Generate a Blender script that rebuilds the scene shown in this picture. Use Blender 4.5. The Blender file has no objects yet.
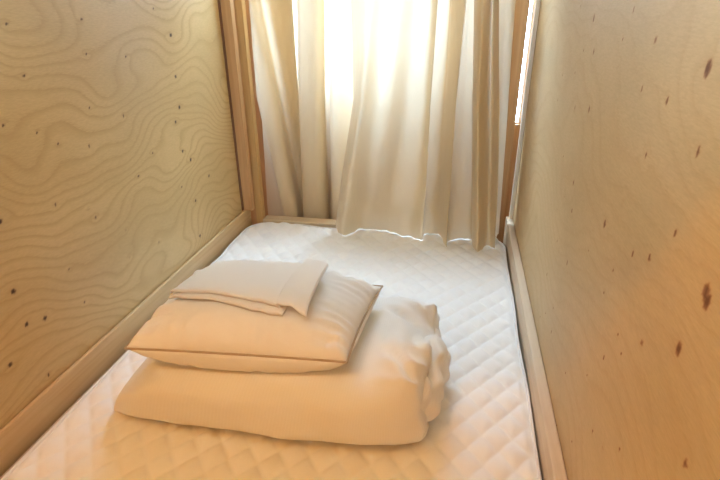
import bpy, bmesh, math, random
from mathutils import Vector, Matrix, noise
random.seed(7)
C = bpy.context.scene.collection
PI = math.pi
# heights are measured from the top of the mattress pad (z = 0); the room floor lies 0.5 m below
KNOTS_LEFT= [(1.013, 0.737, 3), (1.289, 0.757, 3), (1.352, 0.69, 6), (0.82, 0.732, 3), (1.003, 0.668, 3), (1.137, 0.651, 3), (0.826, 0.644, 3), (1.344, 0.582, 5), (0.975, 0.56, 3), (1.083, 0.522, 3), (1.338, 0.498, 6), (1.306, 0.463, 5), (0.752, 0.569, 3), (0.864, 0.509, 3), (0.948, 0.482, 3), (1.171, 0.407, 3), (1.355, 0.34, 5), (0.82, 0.54, 2), (1.318, 0.375, 5), (1.355, 0.338, 5), (1.452, 0.257, 5), (1.094, 0.368, 3), (0.815, 0.394, 3), (0.914, 0.326, 3), (1.347, 0.209, 5), (1.002, 0.257, 2), (1.34, 0.091, 5), (1.125, 0.169, 2), (0.666, 0.277, 6), (0.804, 0.253, 2), (0.994, 0.185, 2), (0.818, 0.16, 2), (1.282, 0.277, 3), (0.9, 0.354, 2), (0.686, 0.41, 5), (0.67, 0.201, 5), (0.712, 0.188, 5), (0.611, 0.15, 5), (0.679, 0.07, 3)]
KNOTS_RIGHT= [(1.147, 0.751, 3), (1.015, 0.731, 6), (0.791, 0.746, 3), (0.815, 0.709, 3), (0.68, 0.714, 4), (0.527, 0.698, 9), (1.053, 0.677, 3), (0.973, 0.68, 5), (1.097, 0.631, 3), (1.227, 0.613, 3), (0.811, 0.673, 2), (0.689, 0.658, 3), (0.603, 0.657, 5), (0.933, 0.59, 6), (1.045, 0.573, 4), (1.237, 0.557, 3), (0.783, 0.63, 2), (1.079, 0.467, 3), (0.626, 0.592, 4), (0.501, 0.628, 5), (0.951, 0.452, 5), (1.008, 0.404, 3), (0.925, 0.406, 5), (1.052, 0.36, 3), (0.668, 0.518, 3), (0.722, 0.464, 7), (1.002, 0.309, 3), (0.89, 0.315, 5), (0.775, 0.395, 2), (0.771, 0.43, 2), (1.046, 0.206, 3), (0.501, 0.546, 4), (0.594, 0.479, 4), (0.545, 0.497, 5), (0.647, 0.429, 3), (0.661, 0.383, 3), (0.418, 0.528, 8), (0.412, 0.522, 8), (0.934, 0.187, 3), (0.993, 0.137, 3), (1.043, 0.095, 3), (0.914, 0.142, 3), (0.578, 0.372, 2), (0.508, 0.41, 4), (0.432, 0.458, 8), (0.606, 0.314, 3), (0.553, 0.36, 3), (0.655, 0.244, 2), (0.762, 0.16, 2), (0.484, 0.347, 2), (0.749, 0.048, 3), (0.582, 0.203, 3), (0.637, 0.158, 2), (0.536, 0.22, 3), (0.489, 0.267, 3), (0.654, 0.108, 2), (0.365, 0.384, 5)]
FOLDS_LEFT= [(-0.781, -0.775, -0.787, 0.04), (-0.751, -0.759, -0.705, 0.012), (-0.74, -0.744, -0.687, -0.028), (-0.726, -0.708, -0.649, -0.034), (-0.715, -0.677, -0.624, -0.022), (-0.718, -0.681, -0.628, 0.015), (-0.671, -0.65, -0.619, 0.022), (-0.613, -0.611, -0.611, 0.026), (-0.7, -0.669, -0.624, 0.045), (-0.598, -0.611, -0.607, 0.052), (-0.584, -0.596, -0.598, 0.0), (-0.566, -0.58, -0.59, -0.024), (-0.534, -0.546, -0.552, -0.028), (-0.499, -0.512, -0.515, -0.022), (-0.495, -0.504, -0.506, 0.02), (-0.548, -0.561, -0.565, 0.035), (-0.485, -0.489, -0.49, 0.05), (-0.467, -0.474, -0.482, -0.005), (-0.429, -0.441, -0.449, -0.015), (-0.387, -0.4, -0.416, 0), (-0.363, -0.381, -0.4, 0.01)]
FOLDS_RIGHT= [(-0.381, -0.373, -0.427, 0.01), (-0.347, -0.351, -0.408, -0.02), (-0.301, -0.323, -0.378, -0.042), (-0.261, -0.288, -0.325, 0.012), (-0.228, -0.246, -0.272, 0.016), (-0.17, -0.187, -0.206, -0.012), (-0.118, -0.122, -0.133, -0.012), (-0.093, -0.098, -0.093, -0.03), (-0.109, -0.108, -0.104, 0.012), (-0.061, -0.065, -0.061, 0.022), (-0.048, -0.045, -0.037, 0), (-0.008, -0.015, -0.012, -0.033), (-0.017, -0.025, -0.019, 0.01), (0.008, 0.012, 0.03, 0.02), (0.026, 0.041, 0.071, 0.03), (0.02, 0.038, 0.068, 0), (0.042, 0.054, 0.085, -0.032), (0.066, 0.08, 0.106, -0.01), (0.079, 0.1, 0.129, 0.004), (0.094, 0.122, 0.15, -0.036), (0.085, 0.116, 0.143, 0.01), (0.121, 0.138, 0.157, 0.02), (0.148, 0.157, 0.167, 0.03)]

# ------------------------------------------------------------------ materials
def new_mat(name):
    m = bpy.data.materials.new(name); m.use_nodes = True
    nt = m.node_tree; nt.nodes.clear()
    out = nt.nodes.new('ShaderNodeOutputMaterial')
    return m, nt, out
def N(nt, typ, **kw):
    n = nt.nodes.new(typ)
    for k, v in kw.items():
        if k in n.inputs: n.inputs[k].default_value = v
        else: setattr(n, k, v)
    return n
def ramp(nt, stops, interp='LINEAR'):
    r = nt.nodes.new('ShaderNodeValToRGB'); r.color_ramp.interpolation = interp
    el = r.color_ramp.elements
    while len(el) < len(stops): el.new(0.5)
    for e, (p, c) in zip(el, stops):
        e.position = p; e.color = (*c, 1)
    return r
def mixc(nt, fac, a, b, mode='MIX'):
    m = nt.nodes.new('ShaderNodeMix'); m.data_type = 'RGBA'; m.blend_type = mode
    for sock, v in ((m.inputs[0], fac), (m.inputs[6], a), (m.inputs[7], b)):
        if hasattr(v, 'is_output'): nt.links.new(v, sock)
        elif isinstance(v, (int, float)): sock.default_value = v
        else: sock.default_value = (*v, 1)
    return m.outputs[2]
def math_node(nt, op, a, b=None):
    m = nt.nodes.new('ShaderNodeMath'); m.operation = op
    for s, v in ((m.inputs[0], a), (m.inputs[1], b)):
        if v is None: continue
        if hasattr(v, 'is_output'): nt.links.new(v, s)
        else: s.default_value = v
    return m.outputs[0]

def plywood(name, base, dark, knot, contrast, rough, spec):
    m, nt, out = new_mat(name)
    g = N(nt, 'ShaderNodeAttribute', attribute_name='grain')
    k = N(nt, 'ShaderNodeAttribute', attribute_name='knot')
    tc = N(nt, 'ShaderNodeTexCoord')
    mp = N(nt, 'ShaderNodeMapping'); mp.inputs['Scale'].default_value = (1, 5, 30)
    nt.links.new(tc.outputs['Object'], mp.inputs['Vector'])
    fine = N(nt, 'ShaderNodeTexNoise', Scale=16.0, Detail=5.0, Roughness=0.6)
    nt.links.new(mp.outputs[0], fine.inputs['Vector'])
    mp2 = N(nt, 'ShaderNodeMapping'); mp2.inputs['Scale'].default_value = (1, 1.4, 3.0)
    nt.links.new(tc.outputs['Object'], mp2.inputs['Vector'])
    big = N(nt, 'ShaderNodeTexNoise', Scale=2.2, Detail=3.0)
    nt.links.new(mp2.outputs[0], big.inputs['Vector'])
    # late-wood lines: one dark edge per period of the grain field
    fr = math_node(nt, 'FRACT', math_node(nt, 'ADD', g.outputs['Fac'], math_node(nt, 'MULTIPLY', fine.outputs['Fac'], 0.22)))
    line = ramp(nt, [(0.0, (0.14,)*3), (0.45, (0.08,)*3), (0.74, (0.8,)*3), (0.80, (1,)*3), (0.88, (0.4,)*3), (1.0, (0.14,)*3)])
    nt.links.new(fr, line.inputs['Fac'])
    amt = math_node(nt, 'MULTIPLY', line.outputs['Color'], contrast)
    amt = math_node(nt, 'MULTIPLY', amt, math_node(nt, 'ADD', math_node(nt, 'MULTIPLY', big.outputs['Fac'], 1.6), 0.1))
    c = mixc(nt, amt, base, dark)
    bl = ramp(nt, [(0.3, (0.90, 0.88, 0.84)), (0.7, (1.06, 1.05, 1.04))])
    nt.links.new(big.outputs['Fac'], bl.inputs['Fac'])
    c = mixc(nt, 1.0, c, bl.outputs['Color'], 'MULTIPLY')
    fl = ramp(nt, [(0.35, (0.93, 0.92, 0.90)), (0.65, (1.03, 1.03, 1.03))])
    nt.links.new(fine.outputs['Fac'], fl.inputs['Fac'])
    c = mixc(nt, 1.0, c, fl.outputs['Color'], 'MULTIPLY')
    kr = ramp(nt, [(0.0, (0, 0, 0)), (0.25, (0.12,)*3), (0.62, (0.75,)*3), (1.0, (1,)*3)])
    nt.links.new(k.outputs['Fac'], kr.inputs['Fac'])
    kc = ramp(nt, [(0.0, (knot[0]*3.2, knot[1]*3.4, knot[2]*3)), (0.6, (knot[0]*1.6, knot[1]*1.3, knot[2]*1.2)), (1.0, knot)])
    nt.links.new(k.outputs['Fac'], kc.inputs['Fac'])
    c = mixc(nt, kr.outputs['Color'], c, kc.outputs['Color'])
    b = N(nt, 'ShaderNodeBsdfPrincipled', Roughness=rough)
    b.inputs['Specular IOR Level'].default_value = spec
    nt.links.new(c, b.inputs['Base Color'])
    bp = N(nt, 'ShaderNodeBump', Strength=0.08, Distance=0.002)
    nt.links.new(fine.outputs['Fac'], bp.inputs['Height']); nt.links.new(bp.outputs[0], b.inputs['Normal'])
    nt.links.new(b.outputs[0], out.inputs[0])
    return m

def wood(name, light, dark, axis, rough=0.5):
    m, nt, out = new_mat(name)
    tc = N(nt, 'ShaderNodeTexCoord')
    mp = N(nt, 'ShaderNodeMapping')
    sc = [60, 60, 60]; sc[axis] = 2.5
    mp.inputs['Scale'].default_value = sc
    nt.links.new(tc.outputs['Object'], mp.inputs['Vector'])
    n = N(nt, 'ShaderNodeTexNoise', Scale=1.0, Detail=4.0, Distortion=0.6)
    nt.links.new(mp.outputs[0], n.inputs['Vector'])
    r = ramp(nt, [(0.3, dark), (0.65, light)])
    nt.links.new(n.outputs['Fac'], r.inputs['Fac'])
    b = N(nt, 'ShaderNodeBsdfPrincipled', Roughness=rough)
    b.inputs['Specular IOR Level'].default_value = 0.35
    nt.links.new(r.outputs['Color'], b.inputs['Base Color'])
    bp = N(nt, 'ShaderNodeBump', Strength=0.1, Distance=0.002)
    nt.links.new(n.outputs['Fac'], bp.inputs['Height']); nt.links.new(bp.outputs[0], b.inputs['Normal'])
    nt.links.new(b.outputs[0], out.inputs[0])
    return m

def cloth(name, col, weave=900.0, rough=0.85, sheen=0.15, stripes=0.0, wrinkle=0.0):
    m, nt, out = new_mat(name)
    tc = N(nt, 'ShaderNodeTexCoord')
    b = N(nt, 'ShaderNodeBsdfPrincipled', Roughness=rough)
    b.inputs['Specular IOR Level'].default_value = 0.2
    b.inputs['Sheen Weight'].default_value = sheen
    n = N(nt, 'ShaderNodeTexNoise', Scale=weave, Detail=2.0)
    nt.links.new(tc.outputs['Object'], n.inputs['Vector'])
    c = mixc(nt, n.outputs['Fac'], tuple(x*0.95 for x in col), tuple(min(1, x*1.04) for x in col))
    h = n.outputs['Fac']
    if stripes:
        uv = N(nt, 'ShaderNodeUVMap')
        sx = N(nt, 'ShaderNodeSeparateXYZ'); nt.links.new(uv.outputs[0], sx.inputs[0])
        fr = math_node(nt, 'FRACT', math_node(nt, 'MULTIPLY', sx.outputs[0], stripes))
        st = ramp(nt, [(0.0, (0, 0, 0)), (0.45, (0, 0, 0)), (0.55, (1, 1, 1)), (0.95, (1, 1, 1)), (1.0, (0, 0, 0))])
        nt.links.new(fr, st.inputs['Fac'])
        c = mixc(nt, 1.0, c, mixc(nt, st.outputs['Color'], (0.986, 0.983, 0.979), (1, 1, 1)), 'MULTIPLY')
    nt.links.new(c, b.inputs['Base Color'])
    bp = N(nt, 'ShaderNodeBump', Strength=0.12, Distance=0.001)
    nt.links.new(h, bp.inputs['Height'])
    last = bp
    if wrinkle:
        w = N(nt, 'ShaderNodeTexNoise', Scale=14.0, Detail=4.0, Roughness=0.55, Distortion=1.2)
        nt.links.new(tc.outputs['Object'], w.inputs['Vector'])
        b2 = N(nt, 'ShaderNodeBump', Strength=wrinkle, Distance=0.02)
        nt.links.new(w.outputs['Fac'], b2.inputs['Height']); nt.links.new(bp.outputs[0], b2.inputs['Normal'])
        last = b2
    nt.links.new(last.outputs[0], b.inputs['Normal'])
    nt.links.new(b.outputs[0], out.inputs[0])
    return m

def curtain_mat(name, col, trans, fac):
    m, nt, out = new_mat(name)
    tc = N(nt, 'ShaderNodeTexCoord')
    n = N(nt, 'ShaderNodeTexNoise', Scale=260.0, Detail=3.0)
    nt.links.new(tc.outputs['Object'], n.inputs['Vector'])
    c = mixc(nt, n.outputs['Fac'], tuple(x*0.95 for x in col), tuple(x*1.05 for x in col))
    b = N(nt, 'ShaderNodeBsdfPrincipled', Roughness=0.42)
    b.inputs['Specular IOR Level'].default_value = 0.45
    b.inputs['Sheen Weight'].default_value = 0.2
    nt.links.new(c, b.inputs['Base Color'])
    w = N(nt, 'ShaderNodeTexNoise', Scale=22.0, Detail=3.0, Distortion=0.8)
    mp = N(nt, 'ShaderNodeMapping'); mp.inputs['Scale'].default_value = (1.0, 1.0, 0.35)
    nt.links.new(tc.outputs['Object'], mp.inputs['Vector']); nt.links.new(mp.outputs[0], w.inputs['Vector'])
    bp = N(nt, 'ShaderNodeBump', Strength=0.3, Distance=0.01)
    nt.links.new(w.outputs['Fac'], bp.inputs['Height']); nt.links.new(bp.outputs[0], b.inputs['Normal'])
    t = N(nt, 'ShaderNodeBsdfTranslucent'); t.inputs['Color'].default_value = (*trans, 1)
    mx = N(nt, 'ShaderNodeMixShader'); mx.inputs[0].default_value = fac
    nt.links.new(b.outputs[0], mx.inputs[1]); nt.links.new(t.outputs[0], mx.inputs[2])
    nt.links.new(mx.outputs[0], out.inputs[0])
    return m

def plain(name, col, rough=0.6, metal=0.0):
    m, nt, out = new_mat(name)
    tc = N(nt, 'ShaderNodeTexCoord')
    n = N(nt, 'ShaderNodeTexNoise', Scale=30.0, Detail=3.0)
    nt.links.new(tc.outputs['Object'], n.inputs['Vector'])
    c = mixc(nt, n.outputs['Fac'], tuple(x*0.95 for x in col), tuple(min(1, x*1.05) for x in col))
    b = N(nt, 'ShaderNodeBsdfPrincipled', Roughness=rough, Metallic=metal)
    nt.links.new(c, b.inputs['Base Color']); nt.links.new(b.outputs[0], out.inputs[0])
    return m

def glass_mat():
    m, nt, out = new_mat('window_glass')
    tr = N(nt, 'ShaderNodeBsdfTransparent'); gl = N(nt, 'ShaderNodeBsdfGlossy', Roughness=0.02)
    tr.inputs[0].default_value = (0.96, 0.98, 0.97, 1)
    mx = N(nt, 'ShaderNodeMixShader')
    mx.inputs[0].default_value = 0.05; nt.links.new(tr.outputs[0], mx.inputs[1]); nt.links.new(gl.outputs[0], mx.inputs[2])
    nt.links.new(mx.outputs[0], out.inputs[0])
    return m

M = dict(
    ply_l=plywood('plywood_yellow', (0.61, 0.445, 0.22), (0.40, 0.24, 0.09), (0.045, 0.020, 0.010), 0.45, 0.45, 0.4),
    ply_r=plywood('plywood_pale', (0.61, 0.475, 0.285), (0.50, 0.33, 0.16), (0.16, 0.065, 0.026), 0.30, 0.55, 0.25),
    rail=wood('rail_pine', (0.64, 0.46, 0.25), (0.54, 0.36, 0.18), 1),
    rail_r=wood('rail_pale_pine', (0.70, 0.58, 0.43), (0.62, 0.49, 0.34), 1),
    rail_x=wood('end_rail_pine', (0.68, 0.54, 0.36), (0.58, 0.44, 0.27), 0),
    post=wood('post_pine', (0.62, 0.38, 0.19), (0.50, 0.28, 0.12), 2),
    post_y=wood('post_pine_yellow', (0.66, 0.42, 0.17), (0.54, 0.32, 0.12), 2),
    pale=wood('post_window_lit', (0.80, 0.74, 0.67), (0.72, 0.66, 0.58), 2),  # lightened so the colour carries the window light
    slat=wood('slat_board', (0.40, 0.28, 0.17), (0.30, 0.20, 0.12), 1),
    strip=wood('gap_shade_dark', (0.26, 0.12, 0.06), (0.18, 0.08, 0.04), 2),  # dark tone stands in for the shade of a gap
    plaster=plain('plaster_white', (0.74, 0.73, 0.70), 0.9),
    floor=wood('floor_board', (0.42, 0.29, 0.18), (0.34, 0.22, 0.13), 1),
    pad=cloth('quilted_cotton', (0.90, 0.90, 0.89), 700, 0.9, 0.1),
    binding=cloth('binding_cotton', (0.82, 0.81, 0.79), 900, 0.9, 0.1),
    mattress=cloth('mattress_ticking', (0.50, 0.42, 0.33), 600, 0.9, 0.1),
    duvet=cloth('duvet_cotton', (0.88, 0.87, 0.84), 800, 0.8, 0.2, stripes=110.0, wrinkle=0.10),
    pillow=cloth('pillow_cotton', (0.88, 0.87, 0.84), 800, 0.8, 0.2, wrinkle=0.14),
    sheet=cloth('sheet_cotton', (0.88, 0.87, 0.85), 900, 0.8, 0.2, wrinkle=0.08),
    piping=cloth('piping_thread', (0.46, 0.36, 0.26), 900, 0.9, 0.1),
    curtain=curtain_mat('curtain_satin', (0.66, 0.50, 0.285), (0.88, 0.80, 0.64), 0.185),
    frame=plain('window_frame_white', (0.8, 0.8, 0.8), 0.4),
    metal=plain('rod_metal', (0.55, 0.52, 0.48), 0.3, 0.9),
    glass=glass_mat(),
)

# ------------------------------------------------------------------ helpers
def link_mesh(name, verts, faces, mat, parent=None, smooth=True, attrs=None, uvs=None):
    me = bpy.data.meshes.new(name); me.from_pydata(verts, [], faces); me.update()
    if smooth:
        me.polygons.foreach_set('use_smooth', [True]*len(me.polygons))
    for an, vals in (attrs or {}).items():
        a = me.attributes.new(an, 'FLOAT', 'POINT'); a.data.foreach_set('value', vals)
    if uvs:
        ul = me.uv_layers.new(name='UVMap')
        for lp in me.loops: ul.data[lp.index].uv = uvs[lp.vertex_index]
    me.materials.append(mat)
    o = bpy.data.objects.new(name, me); C.objects.link(o)
    if parent: o.parent = parent
    return o
def boxes(name, lst, mat, parent=None, bevel=0.002, kind=None):
    bm = bmesh.new()
    for (x0, x1, y0, y1, z0, z1) in lst:
        r = bmesh.ops.create_cube(bm, size=1.0)
        bmesh.ops.scale(bm, vec=(x1-x0, y1-y0, z1-z0), verts=r['verts'])
        bmesh.ops.translate(bm, vec=((x0+x1)/2, (y0+y1)/2, (z0+z1)/2), verts=r['verts'])
    if bevel:
        bmesh.ops.bevel(bm, geom=bm.edges[:], offset=bevel, segments=2, affect='EDGES', profile=0.5)
    me = bpy.data.meshes.new(name); bm.to_mesh(me); bm.free()
    me.materials.append(mat)
    o = bpy.data.objects.new(name, me); C.objects.link(o)
    if parent: o.parent = parent
    if kind: o['kind'] = kind
    return o
def empty(name, loc, label, cat, group=None):
    o = bpy.data.objects.new(name, None); C.objects.link(o)
    o.location = loc; o.empty_display_size = 0.1
    tag(o, label, cat, group); return o
def tag(o, label, cat, group=None):
    o['label'] = label; o['category'] = cat
    if group: o['group'] = group
def adopt(o, parent):
    o.parent = parent; o.matrix_parent_inverse = Matrix.Translation(parent.location).inverted()
    return o
def tube(path, r, seg=8, closed=False):
    vs, fs = [], []
    n = len(path)
    for i, p in enumerate(path):
        p = Vector(p)
        a = Vector(path[(i-1) % n] if closed or i > 0 else path[i]); b = Vector(path[(i+1) % n] if closed or i < n-1 else path[i])
        t = (b-a).normalized()
        up = Vector((0, 0, 1)) if abs(t.z) < 0.95 else Vector((1, 0, 0))
        s = t.cross(up).normalized(); u = s.cross(t)
        for k in range(seg):
            an = 2*PI*k/seg
            vs.append(tuple(p + s*(math.cos(an)*r) + u*(math.sin(an)*r)))
    for i in range(n if closed else n-1):
        j = (i+1) % n
        for k in range(seg):
            l = (k+1) % seg
            fs.append((i*seg+k, i*seg+l, j*seg+l, j*seg+k))
    return vs, fs
def catmull(pts, per):
    """pts: list of tuples; returns a smooth open polyline through them"""
    out = []
    n = len(pts)
    for i in range(n-1):
        p0 = pts[max(i-1, 0)]; p1 = pts[i]; p2 = pts[i+1]; p3 = pts[min(i+2, n-1)]
        for k in range(per):
            t = k/per
            q = []
            for a, b, c, d in zip(p0, p1, p2, p3):
                q.append(0.5*(2*b + (c-a)*t + (2*a-5*b+4*c-d)*t*t + (3*b-a-3*c+d)*t**3))
            out.append(tuple(q))
    out.append(tuple(pts[-1]))
    return out
def fbm(x, y, z=0.0, o=3):
    v, a, f = 0.0, 1.0, 1.0
    for _ in range(o):
        v += a*noise.noise((x*f, y*f, z*f+3.7*f)); a *= 0.5; f *= 2
    return v
def sstep(a, b, x):
    t = max(0.0, min(1.0, (x-a)/(b-a))); return t*t*(3-2*t)

# ------------------------------------------------------------------ plywood walls (setting)
def ply_wall(name, xf, thick, y0, y1, z0, z1, mat, knots, side, per, seed, warp, ky, kz):
    """front face at x = xf, body on the far side from the bunk; grain field and knots as attributes"""
    step = 0.004
    ya, yb = max(y0, 0.33), y1
    ys = [y0] + [ya + (yb-ya)*i/int((yb-ya)/step) for i in range(int((yb-ya)/step)+1)]
    zs = [z0, 0.0] + [0.02 + (0.86-0.02)*i/int(0.84/step) for i in range(int(0.84/step)+1)] + [z1]
    vs, gr, kn = [], [], []
    for y in ys:
        near = [(a, b, r*0.001) for (a, b, r) in knots if abs(a-y) < 0.10]
        for z in zs:
            g = z/per + warp*fbm(y*2.1+seed, z*3.6, seed, 2) + 0.15*warp*noise.noise((y*8+seed, z*15, 1.3)) - 1.5*y
            k = 0.0
            for (a, b, r) in near:
                d2 = ((y-a)*ky)**2 + ((z-b)*kz)**2
                d = math.sqrt(d2)
                if d < 0.09: g += 0.5*math.exp(-d2/(2*(r*3.0)**2))*(1 if b > z else -1)*min(1, abs(z-b)/(r*1.2))
                if d < r*3.0: k = max(k, 1.0 - sstep(r*0.45, r*1.25, d*(1+0.25*noise.noise((y*300, z*300, a)))) if d < r*1.25 else 0,
                                      0.16*(1-d/(r*3.0)))
            vs.append((xf, y, z)); gr.append(g); kn.append(k)
    nz = len(zs); fs = []
    for i in range(len(ys)-1):
        for j in range(nz-1):
            q = (i*nz+j, (i+1)*nz+j, (i+1)*nz+j+1, i*nz+j+1)
            fs.append(q if side > 0 else q[::-1])
    # back and rim
    xb = xf - side*thick
    b0 = len(vs)
    corners = [(0, 0), (len(ys)-1, 0), (len(ys)-1, nz-1), (0, nz-1)]
    for (i, j) in corners:
        vs.append((xb, ys[i], zs[j])); gr.append(0.0); kn.append(0.0)
    loops = [[i*nz for i in range(len(ys))], [(len(ys)-1)*nz+j for j in range(nz)],
             [i*nz+nz-1 for i in range(len(ys)-1, -1, -1)], [j for j in range(nz-1, -1, -1)]]
    for e in range(4):
        f = loops[e] + [b0+(e+1) % 4, b0+e]
        fs.append(tuple(f[::-1]) if side > 0 else tuple(f))
    q = (b0, b0+1, b0+2, b0+3); fs.append(q[::-1] if side > 0 else q)
    o = link_mesh(name, vs, fs, mat, smooth=False, attrs={'grain': gr, 'knot': kn})
    o['kind'] = 'structure'
    return o
XL, XR = -0.795, 0.217
ply_wall('wall_left', XL, 0.02, -0.2, 1.665, -0.16, 2.9, M['ply_l'], KNOTS_LEFT, 1, 0.030, 2.3, 6.4, 0.9, 1.0)
ply_wall('wall_right', XR, 0.02, -0.2, 1.79, -0.16, 2.9, M['ply_r'], KNOTS_RIGHT, -1, 0.045, 9.1, 4.0, 1.35, 0.85)

def struct(name, lst, mat, bevel=0.002): return boxes(name, lst, mat, None, bevel, 'structure')
# posts at the end of the two walls, plus an added light-blocking board
struct('gap_shade_strip', [(XL-0.02, XL+0.004, 1.667, 1.690, 0.051, 1.5)], M['strip'])  # dark strip in place of the shadow gap between plywood and post
struct('trim_2', [(XL+0.005, XL+0.040, 1.672, 1.700, 0.051, 1.5)], M['post'])
struct('trim_3', [(-0.764, -0.737, 1.722, 1.752, -0.16, 1.5)], M['post_y'])
struct('trim_4', [(0.204, 0.2165, 1.765, 1.785, 0.051, 1.5)], M['pale'])  # pale colour stands in for window light on this post
struct('trim_5', [(0.085, 0.194, 1.845, 1.875, -0.16, 1.5)], M['post'])
struct('backlight_block', [(-0.83, -0.775, 1.955, 1.985, -0.16, 1.5)], M['post'])  # added board, keeps backlight off the left curtain's outer fold
# the room around the bunk
WY = 2.06
WIN = [(-0.80, -0.13, 0.47, 1.02), (0.17, 0.235, 0.33, 1.02), (-0.72, 0.05, 1.16, 2.75)]     # x0 x1 z0 z1 of the openings; high third one added to whiten the far bed
WB = [(-1.8, -0.80, -0.5, 2.9), (0.24, 1.3, -0.5, 2.9), (-0.80, -0.13, -0.5, 0.47), (-0.13, 0.17, -0.5, 1.02), (0.17, 0.24, -0.5, 0.33),
      (0.235, 0.24, 0.33, 1.02), (-0.80, 0.24, 1.02, 1.16), (-0.80, -0.72, 1.16, 2.9), (0.05, 0.24, 1.16, 2.9), (-0.72, 0.05, 2.75, 2.9)]
struct('wall_back', [(a, b, WY, WY+0.10, c, d) for a, b, c, d in WB], M['post'], 0)
struct('wall_front', [(-1.8, 1.3, -1.72, -1.6, -0.5, 2.9)], M['plaster'], 0)
struct('wall_outer_left', [(-1.92, -1.8, -1.72, WY+0.10, -0.5, 2.9)], M['plaster'], 0)
struct('wall_outer_right', [(1.3, 1.42, -1.72, WY+0.10, -0.5, 2.9)], M['plaster'], 0)
struct('ceiling', [(-1.92, 1.42, -1.72, WY+0.10, 2.9, 3.0)], M['plaster'], 0)
struct('floor', [(-1.92, 1.42, -1.72, WY+0.10, -0.6, -0.5)], M['floor'], 0)
struct('ceiling_bunk', [(XL, XR, 0.20, 1.595, 0.95, 0.98)], M['rail'], 0.002)
struct('trim_6', [(XL, XR, 0.17, 0.20, 0.96, 2.90)], M['rail_x'], 0.002)
# windows; the third is an added, unseen source of daylight
for k, (x0, x1, z0, z1) in enumerate(WIN):
    fw = 0.035 if k != 1 else 0.006
    wf = boxes('window_%d' % (k+1), [(x0, x1, WY+0.02, WY+0.06, z0, z0+fw), (x0, x1, WY+0.02, WY+0.06, z1-fw, z1),
                                     (x0, x0+fw, WY+0.02, WY+0.06, z0, z1), (x1-fw, x1, WY+0.02, WY+0.06, z0, z1)], M['frame'], None, 0.002, 'structure')
    boxes('window_pane', [(x0+fw*0.7, x1-fw*0.7, WY+0.038, WY+0.042, z0+fw*0.7, z1-fw*0.7)], M['glass'], wf, 0)

# ------------------------------------------------------------------ bed frame
bed = empty('bed', (-0.29, 0.75, -0.5), 'pale pine bunk bed frame fixed between the two plywood walls, under the quilted pad', 'bed')
def part(name, lst, mat, root, bevel=0.003): return adopt(boxes(name, lst, mat, None, bevel), root)
part('side_rail', [(-0.808+0.014, -0.784, -0.2, 1.722, -0.12, 0.05)], M['rail'], bed)
part('side_rail', [(0.194, 0.2165, -0.2, 1.785, -0.12, 0.05)], M['rail_r'], bed)
part('end_rail', [(-0.735, 0.148, 1.712, 1.762, -0.12, 0.001)], M['rail_x'], bed)
part('slat_base', [(-0.783, 0.193, -0.2, 1.71, -0.12, -0.085)], M['slat'], bed)
for (x, y) in ((-0.75, -0.15), (0.15, -0.15), (-0.75, 1.67), (0.15, 1.67)):
    part('leg', [(x-0.03, x+0.03, y-0.03, y+0.03, -0.5, -0.12)], M['rail'], bed)

# mattress, seen as a brown strip beside the pad
mt = boxes('mattress', [(-0.777, 0.187, -0.18, 1.70, -0.084, -0.014)], M['mattress'], None, 0.012)
tag(mt, 'thin brown mattress, its edge a narrow strip between quilted pad and wooden side rails', 'mattress')

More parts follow.
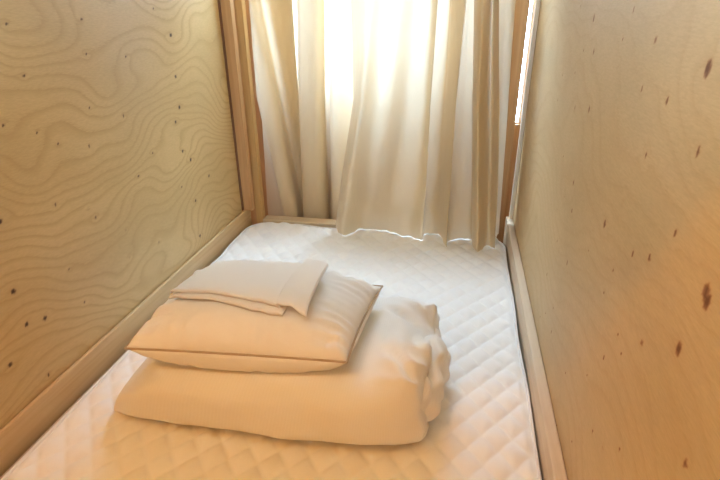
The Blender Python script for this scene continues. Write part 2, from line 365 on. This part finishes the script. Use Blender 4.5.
# ------------------------------------------------------------------ quilted pad
def pad_relief(x, yy, v):
    a = x/0.058 + yy/0.072; b = x/0.058 - yy/0.072
    puff = (abs(math.sin(PI*a))*abs(math.sin(PI*b)))**0.55
    z = -0.0095 + 0.0080*puff*sstep(0.010, 0.028, v) + 0.002*fbm(x*5, yy*5, 2.0, 2)
    z += 0.009*math.exp(-((v-0.035)/0.022)**2)*sstep(-0.76, -0.70, x)*(0.6+0.6*noise.noise((x*9, 0, 4)))
    z += 0.016*math.exp(-((x-0.135)/0.03)**2-((v-0.05)/0.04)**2)
    return z
def make_pad():
    x0, x1, y0, y1 = -0.772, 0.186, -0.16, 1.712
    nx = 236
    ys = [y0 + (0.45-y0)*i/40 for i in range(40)] + [0.45 + (y1-0.45)*i/310 for i in range(311)]
    vs, fs = [], []
    for y in ys:
        v = (y1-y)
        # rounded far corners and slightly wavy sides
        rc = 0.085
        cl = rc - math.sqrt(max(0, rc*rc - max(0, rc-v)**2)) if v < rc else 0.0
        el = x0 + 0.014*sstep(1.45, 0.9, y) + cl*0.9 + 0.004*noise.noise((y*6, 1.2, 0)) + 0.006*math.exp(-((y-1.40)/0.05)**2)
        er = x1 - cl*0.75 + 0.004*noise.noise((y*5, 7.2, 0)) 
        for i in range(nx+1):
            t = i/nx
            x = el + (er-el)*t
            yy = y
            if v < 0.2:
                wv = 0.010*math.exp(-((x+0.64)/0.07)**2) - 0.012*math.exp(-((x+0.46)/0.08)**2) - 0.004
                yy = y + wv*(1-v/0.2)
            ed = min(x-el, er-x, v)
            e = sstep(0.0, 0.020, ed)
            z = pad_relief(x, yy, v)*e + (-0.012)*(1-e)
            vs.append((x, yy, z))
    w = nx+1
    for j in range(len(ys)-1):
        for i in range(nx):
            fs.append((j*w+i, j*w+i+1, (j+1)*w+i+1, (j+1)*w+i))
    # underside
    b0 = len(vs)
    rim = [i for i in range(w)] + [j*w+nx for j in range(1, len(ys))] + [(len(ys)-1)*w+i for i in range(nx-1, -1, -1)] + [j*w for j in range(len(ys)-2, 0, -1)]
    for r in rim: vs.append((vs[r][0], vs[r][1], -0.0138))
    n = len(rim)
    for i in range(n):
        j = (i+1) % n
        fs.append((rim[j], rim[i], b0+i, b0+j))
    fs.append(tuple(b0+i for i in range(n-1, -1, -1)))
    o = link_mesh('bed_pad', vs, fs, M['pad'])
    tag(o, 'white diamond-quilted mattress pad covering the bed from wall to wall', 'mattress pad')
    path = [vs[r] for r in rim[::3]]
    tv, tf = tube([(p[0], p[1], -0.0105) for p in path], 0.0032, 6, True)
    link_mesh('edge_binding', tv, tf, M['binding'], o)
    return o
make_pad()

# ------------------------------------------------------------------ duvet, folded into a thick block
def patch(name, func, nu, nv, mat, parent=None, closed_v=False, uv=None):
    vs = [func(i/nu, j/nv) for i in range(nu+1) for j in range(nv+(0 if closed_v else 1))]
    w = nv if closed_v else nv+1
    fs = []
    for i in range(nu):
        for j in range(nv):
            k = (j+1) % w if closed_v else j+1
            fs.append((i*w+j, i*w+k, (i+1)*w+k, (i+1)*w+j))
    if closed_v:
        fs.append(tuple(range(w))); fs.append(tuple(nu*w+j for j in range(w-1, -1, -1)))
    uvs = [uv(i/nu, j/nv) for i in range(nu+1) for j in range(w)] if uv else None
    return link_mesh(name, vs, fs, mat, parent, uvs=uvs)

def lerp(a, b, t): return a+(b-a)*t
def table(tab, t):
    # smooth curve through the rows (Hermite with finite-difference slopes)
    n = len(tab)
    for i in range(n-1):
        t0, t1 = tab[i][0], tab[i+1][0]
        if t <= t1 or i == n-2:
            h = t1-t0; s = max(0.0, min(1.0, (t-t0)/h)); out = []
            for c in range(1, len(tab[0])):
                def sl(k):
                    a, b = max(k-1, 0), min(k+1, n-1)
                    return (tab[b][c]-tab[a][c])/(tab[b][0]-tab[a][0])
                p0, p1, m0, m1 = tab[i][c], tab[i+1][c], sl(i)*h, sl(i+1)*h
                out.append((2*s**3-3*s*s+1)*p0+(s**3-2*s*s+s)*m0+(3*s*s-2*s**3)*p1+(s**3-s*s)*m1)
            return out
def roundsec(an, p):
    c, s = math.cos(an), math.sin(an)
    return math.copysign(abs(c)**p, c), math.copysign(abs(s)**p, s)

def duvet_body(u, v):
    # u runs along the block from its left end to its right end, v around the section
    #        u     x      yfront  yback  height
    tab = [(0.00, -0.652, 0.690, 0.860, 0.020), (0.04, -0.640, 0.668, 0.930, 0.062), (0.14, -0.575, 0.650, 0.990, 0.122),
           (0.35, -0.400, 0.650, 1.020, 0.146), (0.60, -0.220, 0.652, 1.028, 0.150), (0.85, -0.075, 0.662, 1.030, 0.150),
           (0.95, -0.026, 0.680, 1.022, 0.140), (0.985, -0.012, 0.700, 1.010, 0.120), (1.00, -0.010, 0.740, 0.980, 0.075)]
    x, yf, yb, h = table(tab, u)
    an = 2*PI*v
    cx, sz = roundsec(an, 0.55)
    y = (yf+yb)/2 - cx*(yb-yf)/2
    z = h/2 + sz*h/2
    top = max(0.0, sz)
    x += 0.020*(1-u)*(y-0.8)*0 - 0.035*(1-u)*(z/0.14-0.3)*-1*1.5
    x += 0.05*(y-0.83)*(1-u)*-1
    if u > 0.72:
        k = (u-0.72)/0.28
        x -= k*0.010*top + k*0.10*max(0.0, 0.84-y)
        rg = 1-abs(noise.noise((y*11+z*9, x*6, 3.3)))*2.6
        z += k*0.034*max(rg, -0.4)*(0.3+0.7*top) - 0.006*k
        x += k*0.016*noise.noise((y*17, z*26, 9.0))
    n = fbm(x*7, y*7, z*7, 3)
    z += 0.007*n*top
    y += 0.006*fbm(x*9+5, y*3, z*14, 2)*(1-top*0.6)
    for (ax, ay, bx, by, dep) in ((-0.125, 0.945, -0.035, 0.885, 0.011), (-0.115, 0.845, -0.045, 0.800, 0.013), (-0.10, 0.775, -0.05, 0.715, 0.010), (-0.07, 0.99, -0.03, 0.93, 0.008)):
        dx, dy = bx-ax, by-ay; q = ((x-ax)*dx+(y-ay)*dy)/(dx*dx+dy*dy)
        if -0.2 < q < 1.2:
            d = math.hypot(x-ax-q*dx, y-ay-q*dy)
            f = sstep(-0.2, 0.25, q)*sstep(1.2, 0.85, q)
            z -= dep*f*(math.exp(-(d/0.007)**2) - 0.45*math.exp(-((d-0.017)/0.009)**2))*(0.3+0.7*top)
    # the pillow's weight flattens the top beneath it
    wf = sstep(-0.115, -0.17, x)*sstep(0.985, 0.94, y)
    if z > 0.1: z = lerp(z, min(z, 0.1460 - 0.15*max(0, 0.1460-z)), wf)
    z = max(z, 0.0)
    return (x, y-0.008*(1-u)-0.010*math.sin(u*PI), z+0.0005)
duvet = empty('duvet', (-0.3, 0.83, 0.0), 'cream striped duvet folded into a thick block on the bed pad, beneath the pillow', 'duvet')
adopt(patch('cover', duvet_body, 140, 120, M['duvet'], None, True, uv=lambda u, v: (u, v)), duvet)
def duvet_roll(x0, x1, yc, ry, zc, rz, seed, sw):
    def f(u, v):
        an = 2*PI*v
        s = math.sin(PI*min(1, max(0, u)))**0.45 if u not in (0, 1) else 0.05
        s = max(s, 0.08)
        c, d = roundsec(an, 0.8)
        y = lerp(yc-ry, yc+ry, u)
        w = (x1-x0)/2*(0.85+0.35*noise.noise((y*14+seed, seed, 0)))
        x = (x0+x1)/2 + c*w*s + sw*math.sin(u*PI)
        z = zc + d*rz*s*(0.9+0.3*noise.noise((y*11, seed+3, 0)))
        x += 0.012*noise.noise((y*24, z*30, seed)); z += 0.008*noise.noise((y*20+4, x*25, seed))
        return (x, y, max(z, 0.001))
    return f
adopt(patch('folded_end', duvet_roll(-0.06, 0.005, 0.845, 0.135, 0.062, 0.060, 2.0, 0.010), 70, 48, M['duvet'], None, True, uv=lambda u, v: (v*0.2, u)), duvet)
adopt(patch('folded_end', duvet_roll(-0.05, 0.010, 0.885, 0.075, 0.040, 0.038, 6.0, 0.012), 50, 40, M['duvet'], None, True, uv=lambda u, v: (v*0.2, u)), duvet)
adopt(patch('folded_end', duvet_roll(-0.08, -0.018, 0.745, 0.055, 0.085, 0.040, 11.0, 0.008), 50, 40, M['duvet'], None, True, uv=lambda u, v: (v*0.2, u)), duvet)

# ------------------------------------------------------------------ pillow
PC = [Vector((-0.572, 0.652)), Vector((-0.163, 0.680)), Vector((-0.143, 0.955)), Vector((-0.585, 0.945))]   # FL FR BR BL
PZ = [0.188, 0.194, 0.190, 0.184]
def pil_xy(a, b):
    # pulled-in sides leave pointed corners
    a2 = a + 0.035*(a-0.5)*-4*b*(1-b)*1.0
    b2 = b + 0.040*(b-0.5)*-4*a*(1-a)*0.6
    f = PC[0]*(1-a2)*(1-b2) + PC[1]*a2*(1-b2) + PC[2]*a2*b2 + PC[3]*(1-a2)*b2
    return f
def pil_mid(a, b):
    z = PZ[0]*(1-a)*(1-b) + PZ[1]*a*(1-b) + PZ[2]*a*b + PZ[3]*(1-a)*b
    return z
def pil_thick(a, b):
    fa = max(0.0, 1-abs(2*a-1)**2.6); fb = max(0.0, 1-abs(2*b-1)**2.4)
    return (fa*fb)**0.5
def pil_wr(a, b):
    ed = min(a, 1-a, b, 1-b)
    w = math.exp(-((ed-0.10)/0.09)**2)
    f = pil_xy(a, b)
    return 0.006*w*noise.noise((f.x*30, f.y*30, 1.0)) + 0.004*fbm(f.x*9, f.y*9, 5.0, 3)*min(1, ed*8)
def pil_pucker(a, b):
    k = 0.0
    for d, t, sd in ((1-a, b, 3.0), (a, b, 8.0), (b, a, 5.0), (1-b, a, 12.0)):
        k += 0.011*noise.noise((t*16, sd, 0))*math.exp(-((d-0.07)/0.09)**2)
    return k
def pil_top(a, b): return pil_pucker(a, b) + pil_mid(a, b) + 0.070*pil_thick(a, b) + pil_wr(a, b)
def pil_bot(a, b): return max(pil_mid(a, b) - 0.052*min(1, pil_thick(a, b)*1.5)**0.9 + 0.4*pil_pucker(a, b), 0.1475)
pillow = empty('pillow', (-0.37, 0.81, 0.146), 'cream pillow with a piped seam lying on the folded duvet', 'pillow')
def make_pillow():
    n = 90
    vs, fs = [], []
    idx = {}
    def sm(i): # finer near the rim
        t = i/n; return 0.5-0.5*math.cos(PI*t)
    for s in (0, 1):
        for i in range(n+1):
            for j in range(n+1):
                rim = i in (0, n) or j in (0, n)
                if s and rim: idx[s, i, j] = idx[0, i, j]; continue
                a, b = sm(i), sm(j); f = pil_xy(a, b)
                if s and not rim:      # the under half bellies out past the seam
                    f = f + Vector((0.010*math.exp(-((1-a-0.05)/0.06)**2)*(4*b*(1-b))**0.6 - 0.006*math.exp(-((a-0.05)/0.06)**2)*(4*b*(1-b))**0.6,
                                    -0.013*math.exp(-((b-0.06)/0.07)**2)*(4*a*(1-a))**0.6))
                z = pil_top(a, b) if s == 0 else pil_bot(a, b)
                if rim: z = pil_mid(a, b)
                idx[s, i, j] = len(vs); vs.append((f.x, f.y, z))
    for s in (0, 1):
        for i in range(n):
            for j in range(n):
                q = (idx[s, i, j], idx[s, i+1, j], idx[s, i+1, j+1], idx[s, i, j+1])
                fs.append(q if s == 0 else q[::-1])
    adopt(link_mesh('pillowcase', vs, fs, M['pillow']), pillow)
    path = []
    for k in range(n): path.append((k, 0))
    for k in range(n): path.append((n, k))
    for k in range(n, 0, -1): path.append((k, n))
    for k in range(n, 0, -1): path.append((0, k))
    pts = []
    for (i, j) in path:
        p = Vector(vs[idx[0, i, j]]); c = Vector((-0.37, 0.81, p.z)); pts.append(tuple(p + (p-c).normalized()*0.0015))
    tv, tf = tube(pts, 0.0022, 6, True)
    o = adopt(link_mesh('piping', tv, tf, M['piping']), pillow); o['label'] = 'darker piped seam'
make_pillow()

# ------------------------------------------------------------------ folded sheet on the pillow
def pil_z_at(x, y):
    # invert the bilinear map by a few Newton-like steps
    a, b = 0.5, 0.5
    for _ in range(14):
        f = pil_xy(a, b); e = 1e-3
        fa = (pil_xy(a+e, b)-f)/e; fb = (pil_xy(a, b+e)-f)/e
        dx, dy = x-f.x, y-f.y
        det = fa.x*fb.y-fb.x*fa.y
        a += (dx*fb.y-fb.x*dy)/det; b += (fa.x*dy-dx*fa.y)/det
    a = min(max(a, 0.02), 0.98); b = min(max(b, 0.02), 0.98)
    return pil_top(a, b)
sheet = empty('folded_sheet', (-0.37, 0.80, 0.25), 'cream sheet folded flat with a turned-over strip, lying on top of the pillow', 'sheet')
def layer(name, quad, base, th, seed, parent, stiff=0.5):
    """a folded slab of cloth following the pillow; quad = FL FR BR BL in plan"""
    Q = [Vector(q) for q in quad]
    def f(u, v):
        an = 2*PI*v
        c, d = roundsec(an, 0.35)
        b = 0.5 + 0.5*c
        uu = u
        p = Q[0]*(1-uu)*(1-b) + Q[1]*uu*(1-b) + Q[2]*uu*b + Q[3]*(1-uu)*b
        e = 1.0 - 0.75*max(0, (abs(2*u-1)-0.96)/0.04)
        px, py = p.x + 0.004*noise.noise((p.y*14, seed, 0)), p.y + 0.005*noise.noise((p.x*13, seed+2, 0))
        s = 0.0; cnt = 0
        for ox, oy in ((0, 0), (0.03, 0), (-0.03, 0), (0, 0.03), (0, -0.03)):
            s += pil_z_at(px+ox, py+oy)*(2 if (ox, oy) == (0, 0) else 1); cnt += 2 if (ox, oy) == (0, 0) else 1
        z = max(s/cnt, pil_z_at(px, py)+0.001)
        z += base + (d+1)*0.5*th*e + 0.0025*fbm(px*12, py*12, seed, 2)
        return (px, py, z)
    return adopt(patch(name, f, 60, 40, M['sheet'], None, True), parent)
layer('folded_layer', [(-0.530, 0.742), (-0.288, 0.714), (-0.262, 0.876), (-0.495, 0.860)], 0.006, 0.010, 1.0, sheet)
layer('folded_layer', [(-0.523, 0.746), (-0.292, 0.720), (-0.266, 0.872), (-0.490, 0.858)], 0.0162, 0.010, 3.0, sheet)
layer('turned_strip', [(-0.298, 0.716), (-0.240, 0.705), (-0.240, 0.873), (-0.286, 0.876)], 0.0265, 0.008, 5.0, sheet)

# ------------------------------------------------------------------ curtains
def curtain(name, folds, yc, zt, zb, drape, label, amp_t=1.0, amp_b=1.0, seed=0):
    rows = 90
    per = 8
    zref = (0.733, 0.462, 0.057)
    vs = []
    lines = []
    for r in range(rows+1):
        t = r/rows
        z = lerp(zt, zb, t)
        pts = []
        for (xa, xb, xc, d) in folds:
            if z >= zref[1]:
                s = (z-zref[1])/(zref[0]-zref[1]); s = min(s, 1.6)
                x = lerp(xb, xa, s)
            else:
                s = (zref[1]-z)/(zref[1]-zref[2]); s = min(s, 1.15)
                s2 = s
                x = lerp(xb, xc, s2)
            pts.append((x, yc + d*lerp(amp_t, amp_b, t)*(1 + (0.25*sstep(0.5, 1.0, t) if seed and xa > -0.12 else 0))))
        line = catmull(pts, per)
        sm = int(26*sstep(0.70, 0.98, t)) if seed else 0
        for _ in range(sm):
            line = [line[0]] + [((a[0]+2*b[0]+c[0])/4, (a[1]+2*b[1]+c[1])/4) for a, b, c in zip(line, line[1:], line[2:])] + [line[-1]]
        out = []
        for i, (x, y) in enumerate(line):
            w = 0.004*noise.noise((x*12, z*5, seed)) + 0.0025*noise.noise((x*30, z*14, seed+5))
            p = drape(x, y + w, z, t, i/(len(line)-1))
            out.append(p)
        lines.append(out)
    w = len(lines[0])
    vs = [p for l in lines for p in l]
    fs = [(r*w+i, r*w+i+1, (r+1)*w+i+1, (r+1)*w+i) for r in range(rows) for i in range(w-1)]
    root = empty(name, (sum(p[0] for p in lines[0])/w, yc, zb), label, 'curtain')
    o = adopt(link_mesh('fabric', vs, fs, M['curtain']), root)
    # hem band stitched a little above the lower edge
    return root, o, lines
def drape_left(x, y, z, t, s):
    return (x, y, z)
ROD_Z = 0.865
cl, clo, cll = curtain('curtain', FOLDS_LEFT, 1.838, 0.846, -0.12, drape_left,
        'left beige satin curtain hanging in narrow folds behind the bed end', 1.7, 1.7)
def drape_right(x, y, z, t, s):
    # the lower part is pulled forward over the bed end and its hem rests on the pad
    low = sstep(0.75, 0.0, z)
    fwd = 0.095 + 0.062*sstep(-0.10, 0.04, x)*(1-0.8*sstep(0.125, 0.165, x)) 
    y2 = y - fwd*low**1.3
    zz = z
    if z < 0.11:
        k = (0.11-z)/0.11
        y2 -= 0.012*math.sin(k*PI)*(0.5+noise.noise((x*16, 2, 0)))
        x += 0.010*k*noise.noise((x*11, 8, 0))
    return (x, y2, max(zz, pad_relief(x, y2, 1.712-y2)+0.0032 if y2 < 1.712 else 0.003))
cr, cro, crl = curtain('curtain', FOLDS_RIGHT, 1.772, 0.846, -0.006, drape_right,
        'right beige satin curtain pulled forward so its hem rests on the white pad', 1.5, 1.6, 4)
for root, o, lines in ((cl, clo, cll), (cr, cro, crl)):
    # the turned hem and the gathered heading with its rings
    def band(name, a, b, off):
        rows_ = lines[a:b]
        w = len(rows_[0]); vs = []
        for l in rows_:
            for i, p in enumerate(l):
                q = l[min(i+1, w-1)]; r = l[max(i-1, 0)]
                tx, ty = q[0]-r[0], q[1]-r[1]; ln = math.hypot(tx, ty) or 1
                vs.append((p[0]+ty/ln*off, p[1]-tx/ln*off, p[2]))
        fs = [(r*w+i, r*w+i+1, (r+1)*w+i+1, (r+1)*w+i) for r in range(len(rows_)-1) for i in range(w-1)]
        return adopt(link_mesh(name, vs, fs, M['curtain']), root)
    band('heading_tape', 0, 7, 0.002)
    w = len(lines[0])
    for k in range(6):
        p = lines[0][int((k+0.5)/6*(w-1))]
        pts = [(p[0], p[1]*0+ (1.80) + 0.020*math.cos(a*PI/9), ROD_Z + 0.020*math.sin(a*PI/9)) for a in range(18)]
        tv, tf = tube(pts, 0.0016, 6, True)
        adopt(link_mesh('ring', tv, tf, M['metal']), root)
rod = empty('curtain_rod', (-0.29, 1.80, ROD_Z), 'thin metal curtain rod above the bed end', 'curtain rod')
tv, tf = tube([(-0.79, 1.80, ROD_Z), (0.145, 1.80, ROD_Z)], 0.008, 12)
adopt(link_mesh('pole', tv, tf, M['metal']), rod)
for x in (-0.775, 0.13):
    part('bracket', [(x-0.008, x+0.008, 1.80, WY, ROD_Z-0.012, ROD_Z+0.012)], M['metal'], rod, 0.001)

# ------------------------------------------------------------------ light
w = bpy.data.worlds.new('World'); bpy.context.scene.world = w; w.use_nodes = True
bg = w.node_tree.nodes['Background']
sky = w.node_tree.nodes.new('ShaderNodeTexSky'); sky.sky_type = 'HOSEK_WILKIE'; sky.turbidity = 6.0
sky.sun_direction = Vector((0.3, -0.6, 0.75)).normalized()
mixn = w.node_tree.nodes.new('ShaderNodeMix'); mixn.data_type = 'RGBA'; mixn.inputs[0].default_value = 0.92
mixn.inputs[7].default_value = (0.64, 0.85, 1.12, 1)
w.node_tree.links.new(sky.outputs[0], mixn.inputs[6]); w.node_tree.links.new(mixn.outputs[2], bg.inputs['Color'])
bg.inputs['Strength'].default_value = 36.0
def area(name, loc, rot, sx, sy, energy, col, portal=False):
    l = bpy.data.lights.new(name, 'AREA'); l.shape = 'RECTANGLE'; l.size = sx; l.size_y = sy
    l.energy = energy; l.color = col
    if portal: l.cycles.is_portal = True
    o = bpy.data.objects.new(name, l); C.objects.link(o); o.location = loc; o.rotation_euler = rot
    return o
for x0, x1, z0, z1 in WIN:
    area('window_portal', ((x0+x1)/2, WY+0.11, (z0+z1)/2), (-PI/2, 0, 0), x1-x0, z1-z0, 1, (1, 1, 1), True)
# invented, unseen warm lamp behind and above the camera, for the orange near light
l = bpy.data.lights.new('added_warm_lamp', 'POINT'); l.energy = 42; l.color = (1.0, 0.41, 0.07); l.shadow_soft_size = 0.04
o = bpy.data.objects.new('added_warm_lamp', l); C.objects.link(o); o.location = (-0.72, -0.45, 1.75)
# added unseen cool fill light just inside the lintel, facing into the bunk
n = Vector((0, 0.87, 0.47)).normalized()
o = area('added_bunk_fill', (-0.29, 0.215, 0.93), (0, 0, 0), 0.8, 0.03, 6.5, (0.66, 0.88, 1.0))
o.rotation_euler = n.to_track_quat('-Z', 'Y').to_euler()

# ------------------------------------------------------------------ camera
R = ((0.98125914, 0.07254736, -0.17851435), (0.19247087, -0.41345594, 0.88994896), (-0.00924437, -0.90762936, -0.41967068))
cam = bpy.data.cameras.new('camera'); cam.sensor_width = 36; cam.sensor_fit = 'HORIZONTAL'; cam.lens = 499.3716*36/720
cam.clip_start = 0.02
co = bpy.data.objects.new('camera', cam); C.objects.link(co)
mw = Matrix(((R[0][0], -R[0][1], -R[0][2], 0), (R[1][0], -R[1][1], -R[1][2], 0), (R[2][0], -R[2][1], -R[2][2], 0.75), (0, 0, 0, 1)))
co.matrix_world = mw
sc = bpy.context.scene
sc.camera = co
sc.view_settings.view_transform = 'Standard'; sc.view_settings.look = 'None'
sc.view_settings.gamma = 1.0; sc.view_settings.use_curve_mapping = False
sc.view_settings.exposure = 0.0
sc.cycles.max_bounces = 12; sc.cycles.diffuse_bounces = 6; sc.cycles.transparent_max_bounces = 12
sc.cycles.use_denoising = True
